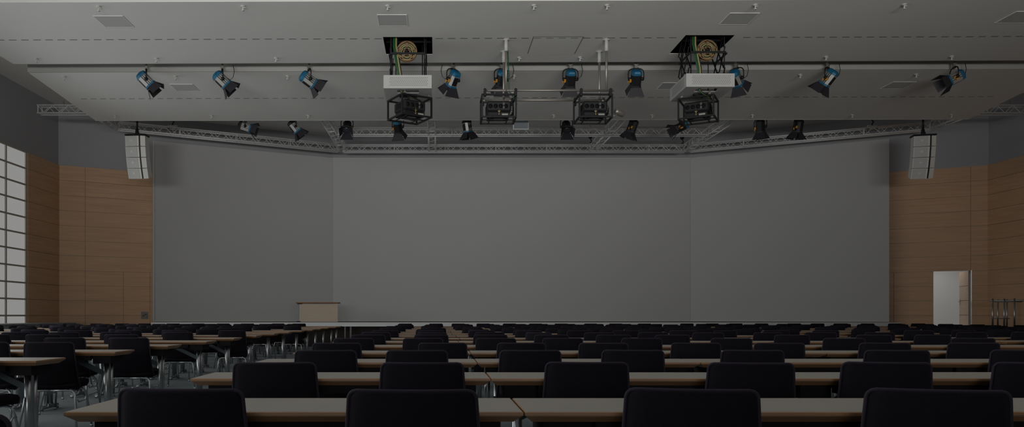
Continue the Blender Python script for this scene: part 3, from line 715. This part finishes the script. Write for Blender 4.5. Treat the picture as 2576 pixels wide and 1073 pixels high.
# ------------------------------------------------------------------ hanging line-array loudspeakers
def speaker(cx, label, yaw):
    d = 24.35; ztop = EYE + 451 * d / FPX
    t = thing('line_array_speaker', label, 'loudspeaker', (cx, d, ztop), yaw, 'white loudspeakers hanging beside the screens')
    z = -.02; y = 0.0; pit = 4
    for k in range(4):
        R = Matrix.Translation((0, y, z)) @ Matrix.Rotation(math.radians(pit), 4, 'X')
        b = MB(); b.X = R
        b.hexa([(-.32, -.17, -.325), (.13, -.2, -.325), (.13, .2, -.325), (-.28, .2, -.325)], [(-.32, -.17, 0), (.13, -.2, 0), (.13, .2, 0), (-.28, .2, 0)])
        b.hexa([(.13, .0, -.325), (.20, .0, -.325), (.20, .2, -.325), (.13, .2, -.325)], [(.13, .0, 0), (.20, .0, 0), (.20, .2, 0), (.13, .2, 0)])
        b.hexa([(.185, -.2, -.325), (.325, -.15, -.325), (.30, .2, -.325), (.20, .2, -.325)], [(.185, -.2, 0), (.325, -.15, 0), (.30, .2, 0), (.20, .2, 0)])
        c = b.build('cabinet', 'speaker', t)
        g = MB(); g.X = R; g.hexa([(-.30, -.187, -.315), (.07, -.212, -.315), (.07, -.19, -.315), (-.30, -.17, -.315)], [(-.30, -.187, -.01), (.07, -.212, -.01), (.07, -.19, -.01), (-.30, -.17, -.01)])
        g.build('grille', 'grille', c)
        g = MB(); g.X = R; g.box(.135, .18, -.16, -.0, -.32, -.005); g.build('horn_slot', 'black', c)
        g = MB(); g.X = R; g.hexa([(-.14, -.208, -.18), (-.06, -.213, -.18), (-.06, -.19, -.18), (-.14, -.19, -.18)], [(-.14, -.208, -.115), (-.06, -.213, -.115), (-.06, -.19, -.115), (-.14, -.19, -.115)]); g.build('badge', 'badge', c)
        pr = math.radians(pit); z -= .328 * math.cos(pr); y += .328 * math.sin(pr) ; pit += (5, 5, 5, 0)[k]
    b = MB(); b.box(-.33, .335, -.17, .17, -.015, .03); b.build('fly_bar', 'black', t)
    b = MB(); b.tube([(0, 0, .20), (0, 0, ZT - .12 - ztop)], .032, 8); b.obox((-.02, 0, .03), (.0, 0, .22), .09, .04); b.obox((.07, 0, .03), (.01, 0, .2), .04, .04); b.box(-.05, .05, -.17, .17, ZT - .175 - ztop, ZT - .15 - ztop); b.build('hanging_arm', 'black', t)
speaker(atx(345, 24.35), 'white hanging loudspeaker column left of the left screen', math.radians(-3))
speaker(atx(2322, 24.35), 'white hanging loudspeaker column right of the right screen', math.radians(-12))

# wall socket plate and railing
x = atx(367, 28.0); x = CX - 13.9 - .1
t = thing('socket_plate', 'grey square socket plate on the beech wall left of the screen', 'socket plate', (atx(367, 28.15), wing(atx(367, 28.15)) - .065, 1.09), math.atan(.5))
b = MB(); b.box(-.12, .12, -.012, 0, -.13, .13); b.build('plate', 'switch', t)
b = MB(); b.obox((-.08, -.016, -.04), (.06, -.016, .05), .008, .02); b.box(.06, .08, -.02, -.012, -.07, -.05); b.box(.06, .08, -.02, -.012, .02, .04); b.build('socket', 'black', t)
t = thing('handrail', 'chrome handrail with upright posts on the landing right of the door', 'railing', (17.7, 24.2, .6))
zr = EYE + 37 * 24.0 / FPX - .6
posts = [(0.02, 0), (.0, 1.15), (.32, 0.0), (.75, 1.2), (.67, .0), (1.4, 0)]
for (px_, dd) in ((2497, 24.0), (2510, 25.2), (2526, 24.0), (2533, 25.2), (2552, 23.6), (2590, 23.6)):
    b = MB(); X = atx(px_, dd) - 17.7; b.tube([(X, dd - 24.2, 0), (X, dd - 24.2, zr + .07)], .026, 8); b.build('post', 'chrome', t)
b = MB(); b.tube([(atx(2489, 24.0) - 17.7, -.2, zr), (atx(2540, 24) - 17.7, -.2, zr), (atx(2552, 23.6) - 17.7, -.6, zr), (1.86, -.6, zr + .02)], .02, 8); b.tube([(atx(2500, 25.2) - 17.7, 1.0, zr), (1.86, 1.0, zr)], .02, 8); b.build('top_rail', 'chrome', t)
b = MB(); b.tube([(atx(2494, 24.0) - 17.7, -.2, zr - .56), (atx(2540, 24) - 17.7, -.2, zr - .56)], .014, 8); b.build('lower_rail', 'chrome', t)

# ------------------------------------------------------------------ chairs
CT = .832
def back_profile(v):      # v 0..1 -> (y, z) of the backrest centre line
    z = .385 + v * (CT - .385)
    y = -.135 - .095 * v - .02 * math.sin(math.pi * v) + (.05 * (1 - v / .18) ** 2 if v < .18 else 0)
    return y, z
def half_w(v):
    z = v * (CT - .385); top = CT - .385; r = .028
    w = .240 - .030 * v
    if z > top - r: w -= r - math.sqrt(max(0, r * r - (z - top + r) ** 2))
    if z < .05: w -= .05 - math.sqrt(max(0, .05 * .05 - (.05 - z) ** 2))
    return w
def back_mesh(nu, vs, th=.017):
    b = MB(); g = []
    for v in vs:
        y, z = back_profile(v); w = half_w(v); row = []
        for i in range(nu + 1):
            u = -1 + 2 * i / nu; row.append((u * w, y + .042 * (u * w / .236) ** 2, z))
        g.append(row)
    n = nu + 1; m = len(vs); V = []
    for side in (-1, 1):
        for j, row in enumerate(g):
            for i, p in enumerate(row):
                e = min(1, min(i, nu - i) / 1.0 + .25) * (1 if 0 < j < m - 1 else .25)
                V.append((p[0], p[1] + side * th * e, p[2]))
    F = []; o = n * m
    for j in range(m - 1):
        for i in range(nu):
            a = j * n + i
            F.append((a, a + 1, a + n + 1, a + n)); F.append((o + a, o + a + n, o + a + n + 1, o + a + 1))
    for j in range(m - 1):
        for i in (0, nu):
            a = j * n + i; f = (a, a + n, o + a + n, o + a); F.append(f if i == 0 else f[::-1])
    for i in range(nu):
        for j in (0, m - 1):
            a = j * n + i; f = (a, o + a, o + a + 1, a + 1); F.append(f if j == 0 else f[::-1])
    b.add(V, F, True)
    return b, g
VS = [0, .012, .04, .08, .14, .25, .4, .55, .7, .82, .90, .936, .95, .966, .98, .992, 1.0]
bb, grid = back_mesh(12, VS); ME_BACK = bb.mesh('backrest', 'fabric')
pb = MB(); edge = [r[0] for r in grid] + grid[-1][1:-1] + [r[-1] for r in grid[::-1]]; pb.tube([(p[0], p[1] - .004, p[2]) for p in edge], .0065, 6); ME_PIPE = pb.mesh('piping', 'piping')
bb, _ = back_mesh(6, [0, .05, .2, .6, .9, .96, 1.0]); ME_BACK2 = bb.mesh('backrest', 'fabric')
def seat_mesh(nu, ys):
    b = MB(); V = []; F = []; n = nu + 1; m = len(ys)
    for side in (1, -1):
        for j, y in enumerate(ys):
            s = (y + .165) / .43
            zc = .425 + .030 * math.sin(math.pi * min(1, s * .95)) ** 1.0 + .012 * s - (.055 * ((s - .8) / .2) ** 2 if s > .8 else 0)
            w = .215 + .02 * math.sin(math.pi * s * .8) - (.035 * ((s - .86) / .14) ** 2 if s > .86 else 0)
            for i in range(n):
                u = -1 + 2 * i / nu
                e = (1 if 0 < i < nu else .3) * (1 if 0 < j < m - 1 else .35)
                V.append((u * w, y, zc + .010 * u * u + side * .021 * e))
    o = n * m
    for j in range(m - 1):
        for i in range(nu):
            a = j * n + i; F.append((a, a + 1, a + n + 1, a + n)); F.append((o + a, o + a + n, o + a + n + 1, o + a + 1))
    for j in range(m - 1):
        for i in (0, nu):
            a = j * n + i; f = (a, a + n, o + a + n, o + a); F.append(f if i == 0 else f[::-1])
    for i in range(nu):
        for j in (0, m - 1):
            a = j * n + i; f = (a, o + a, o + a + 1, a + 1); F.append(f if j == 0 else f[::-1])
    return b.add(V, F, True)
YSQ = [-.165, -.14, -.05, .05, .13, .19, .23, .255, .265]
ME_SEAT = seat_mesh(8, YSQ).mesh('seat', 'fabric'); ME_SEAT2 = seat_mesh(4, [-.165, 0, .15, .265]).mesh('seat', 'fabric')
def leg_pts(sx, sy):
    y0 = -.15 if sy < 0 else .16; y1 = -.245 if sy < 0 else .225
    return [(0, y0, .388), (sx * .13, y0, .388), (sx * .185, y0, .382), (sx * .208, y0 + (y1 - y0) * .08, .355), (sx * .216, y0 + (y1 - y0) * .2, .32), (sx * .252, y1, .006)]
ME_LEG = {}
for sx in (-1, 1):
    for sy in (-1, 1):
        b = MB(); b.tube(leg_pts(sx, sy), .0105, 8); b.tube([(sx * .2517, (-.2445 if sy < 0 else .2245), .0), (sx * .251, (-.243 if sy < 0 else .223), .025)], .014, 8); ME_LEG[sx, sy] = b.mesh('leg', 'chrome')
ME_ROD = {}
for sx in (-1, 1):
    b = MB(); b.tube([(sx * .226, -.17, .30), (sx * .226, -.12, .295), (sx * .226, -.10, .275), (sx * .226, .10, .275), (sx * .226, .13, .30), (sx * .226, .18, .30)], .006, 6)
    b.tube([(sx * .238, -.20, .20), (sx * .238, .195, .20)], .006, 6); b.tube([(sx * .16, -.14, .392), (sx * .16, .16, .392)], .008, 6); ME_ROD[sx] = b.mesh('side_rod', 'chrome')
b = MB()
for sx in (-1, 1):
    for sy in (-1, 1): b.tube(leg_pts(sx, sy), .0105, 5)
    b.tube([(sx * .238, -.20, .20), (sx * .238, .195, .20)], .006, 4)
ME_FRAME2 = b.mesh('leg_frame', 'chrome')
def chair_near():
    t = thing('conference_chair', 'x', 'chair')
    bk = link('backrest', ME_BACK, t); link('piping', ME_PIPE, bk); link('seat', ME_SEAT, t)
    for k in ME_LEG: link('leg', ME_LEG[k], t)
    for k in ME_ROD: link('side_rod', ME_ROD[k], t)
    return t
def chair_far():
    t = thing('conference_chair', 'x', 'chair'); link('backrest', ME_BACK2, t); link('seat', ME_SEAT2, t); link('leg_frame', ME_FRAME2, t); return t
PROTO = {}
def chair(x, ytop, rot, label, group):           # x, ytop: middle of the top of the backrest
    kind = 'near' if ytop < 12.5 else 'far'
    if kind not in PROTO: PROTO[kind] = o = chair_near() if kind == 'near' else chair_far()
    else: o = copy_tree(PROTO[kind])
    r = math.radians(rot); dy = .215
    o.location = (x - dy * math.sin(r), ytop + dy * math.cos(r), 0); o.rotation_euler = (0, 0, r)
    tag(o, label, 'chair', group); return o

# ------------------------------------------------------------------ tables
TL, TD = 1.614, .45
def table_meshes(det):
    R = {}
    h, d = TL / 2, TD / 2
    b = MB(); b.box(-h + .004, h - .004, -d + .004, d - .004, .725, .741); R['tabletop'] = [b.mesh('tabletop', 'laminate')]
    b = MB()
    rings = [(h - .004, d - .004, .7405), (h, d, .738), (h, d, .728), (h - .03, d - .048, .700)]
    V = []; F = []
    for (a, c, z) in rings: V += [(-a, -c, z), (a, -c, z), (a, c, z), (-a, c, z)]
    for k in range(3):
        for j in range(4): F.append((k * 4 + (j + 1) % 4, k * 4 + j, (k + 1) * 4 + j, (k + 1) * 4 + (j + 1) % 4))
    F.append((15, 14, 13, 12)); b.add(V, F); R['edge_band'] = [b.mesh('edge_band', 'edge')]
    for sx in (-1, 1):
        x = sx * (h - .16)
        b = MB(); n = 12 if det else 5
        for y in (-.045, .045): b.tube([(x, y, .04), (x, y, .66)], .024, n)
        if det:
            b.box(x - .012, x + .012, -.03, .03, .05, .64)
        R.setdefault('leg', []).append(b.mesh('leg', 'chrome'))
        b = MB(); b.tube([(x, -.19, .035), (x, .19, .035)], .022, n)
        for y in (-.17, .17): b.tube([(x, y, 0), (x, y, .035)], .026, n)
        b.tube([(x, -.06, .055), (x, .06, .055)], .03, n)
        R.setdefault('foot', []).append(b.mesh('foot', 'chrome'))
        b = MB(); b.box(x - .085, x + .085, -.15, .15, .625, .699); R.setdefault('leg_bracket', []).append(b.mesh('leg_bracket', 'black_matte'))
        b = MB(); b.obox((x, 0, .50), (x - sx * .38, 0, .685), .05, .02, (0, 1, 0)) if False else b.obox((x, 0, .50), (x - sx * .38, 0, .685), .012, .045); R.setdefault('brace', []).append(b.mesh('brace', 'brace'))
    b = MB(); b.box(-h + .26, h - .26, -.17, -.13, .655, .699); b.box(-h + .26, h - .26, .13, .17, .655, .699); R['under_rail'] = [b.mesh('under_rail', 'black_matte')]
    return R
TMESH = {True: table_meshes(True), False: table_meshes(False)}
def table_proto(det):
    t = thing('folding_table', 'x', 'table'); R = TMESH[det]
    top = link('tabletop', R['tabletop'][0], t); link('edge_band', R['edge_band'][0], top)
    for k in (0, 1):
        lg = link('leg', R['leg'][k], t); link('foot', R['foot'][k], lg)
        if det: link('brace', R['brace'][k], t); link('leg_bracket', R['leg_bracket'][k], t)
    if det: link('under_rail', R['under_rail'][0], t)
    return t
TP = {}
def table(x, y, rot, label, group):
    det = y < 13
    if det not in TP: TP[det] = o = table_proto(det)
    else: o = copy_tree(TP[det])
    o.location = (x, y, 0); o.rotation_euler = (0, 0, math.radians(rot)); tag(o, label, 'table', group); return o

def in_view(x, y, half=.3):
    if y < 1.2: return False
    return (x + half) * FPX / y + VX > -25 and (x - half) * FPX / y + VX < 2600
S0, DS = 2.66, 1.404
def rowname(n): return 'nearest row' if n == 0 else ORD[n] + ' nearest row'
seen = []
blocks = {'middle block': dict(off=0.0, x0=-1.30, dirn=1, nt=5, rows=range(0, 16)),
          'left block': dict(off=2.13, x0=-3.0, dirn=-1, nt=6, rows=range(0, 14)),
          'right block': dict(off=0.16, x0=7.5, dirn=1, nt=5, rows=range(4, 16))}
MEAS = {  # measured backrest-top centres in pixels for the nearer rows: (px, turn)
    ('middle block', 0): [(450, -4), (1036, -2), (1741, -10), (2362, -14)],
    ('middle block', 1): [(690, 2), (1062, 0), (1477, -4), (1891, -7), (2232, -12), (2620, -12)],
    ('middle block', 2): [(819, 3), (1049, 2), (1335, 0), (1593, -6), (1895, -5), (2259, -8), (2582, -14)],
    ('middle block', 3): [(847, 3), (1114, 0), (1312, -3), (1519, -6), (1752, -5), (1962, -7), (2228, -8), (2452, -8)],
    ('middle block', 4): [(890, 3), (1064, 0), (1248, -2), (1416, -3), (1615, -4), (1841, -6), (2125, -7), (2450, -10)],
    ('middle block', 5): [(926, 2), (1085, 0), (1234, -2), (1388, -3), (1544, -5), (1692, -5), (1994, -5), (2200, -6), (2348, -8)],
    ('left block', 1): [(122, 9), (-40, 4), (-290, 0)],
    ('left block', 2): [(323, 5), (162, 7), (-80, 0)],
    ('left block', 3): [(304, 3), (108, 8), (-20, 10)],
    ('left block', 4): [(447, 5), (290, 10), (160, 6), (40, 4)],
}
NCH = 0
chair_specs = []
for bn, B in blocks.items():
    for n in B['rows']:
        D = S0 + DS * (n + B['off'])
        if D > 24.6: continue
        rown = rowname(n if bn != 'right block' else n - 4)
        side = {'middle block': 'left', 'left block': 'aisle', 'right block': 'left'}[bn]
        wig = rnd.uniform(-.03, .03)
        for k in range(B['nt']):
            x = B['x0'] + B['dirn'] * (k + .5) * 1.62 + wig
            if x - .8 < XL + 1.1: continue
            if not (in_view(x - .8, D, .1) or in_view(x + .8, D, .1)): continue
            jit = rnd.uniform(-.012, .012)
            seen.append((bn, n, k))
            table(x, D + TD / 2 + jit, rnd.uniform(-.35, .35),
                  'beech edged table, %s from the %s in the %s of the %s' % (ORD[k], side, rown, bn), 'tables of the ' + bn)
        key = (bn, n)
        cs = []
        if key in MEAS:
            for (px, rot) in MEAS[key]:
                dd = D - .15 + rnd.uniform(-.03, .03); cs.append((atx(px, dd), dd, rot))
        else:
            for k in range(B['nt'] * 2):
                x = B['x0'] + B['dirn'] * ((k // 2 + .5) * 1.62 + (-.40 if k % 2 == 0 else .40)) + rnd.uniform(-.09, .09)
                if x - .3 < XL + 1.1: continue
                dd = D - .13 + rnd.uniform(-.16, .05)
                rot = rnd.gauss(0, 7) + {'middle block': -3, 'left block': 6, 'right block': -5}[bn]
                if rnd.random() < .07: rot += rnd.choice((-1, 1)) * rnd.uniform(15, 28)
                if bn == 'left block' and k == 0 and n >= 5 and rnd.random() < .65: continue
                cs.append((x, dd - .22 * abs(math.sin(math.radians(rot))), rot))
        for i, (x, dd, rot) in enumerate(cs):
            if not in_view(x, dd, .27): continue
            chair_specs.append((dd, x, rot, 'black padded chair, %s from the %s in the %s of the %s' % (ORD[i], side, rown, bn), 'black chairs of the ' + bn))
chair_specs.append((1.885, -1.27, -8, 'black padded chair cut off at the bottom left corner, standing in the aisle', 'black chairs of the middle block'))
chair_specs.sort()
for (dd, x, rot, lab, grp) in chair_specs[:325]: chair(x, dd, rot, lab, grp)
rest = chair_specs[325:]
open('/tmp/cnt','w').write(str((len(chair_specs), len(seen))))
if rest:
    b = MB()
    for (dd, x, rot, lab, grp) in rest:
        r = math.radians(rot); T = Matrix.Translation((x - .215 * math.sin(r), dd + .215 * math.cos(r), 0)) @ Matrix.Rotation(r, 4, 'Z')
        b.X = T
        for k, me in enumerate((ME_BACK2, ME_SEAT2, ME_FRAME2)):
            b.m = 0 if k < 2 else 1; b.add([v.co[:] for v in me.vertices], [tuple(p.vertices) for p in me.polygons], True)
    tag(b.build('distant_chairs', ['fabric', 'chrome']), 'farthest black chairs in front of the stage', 'chairs', None, 'stuff')
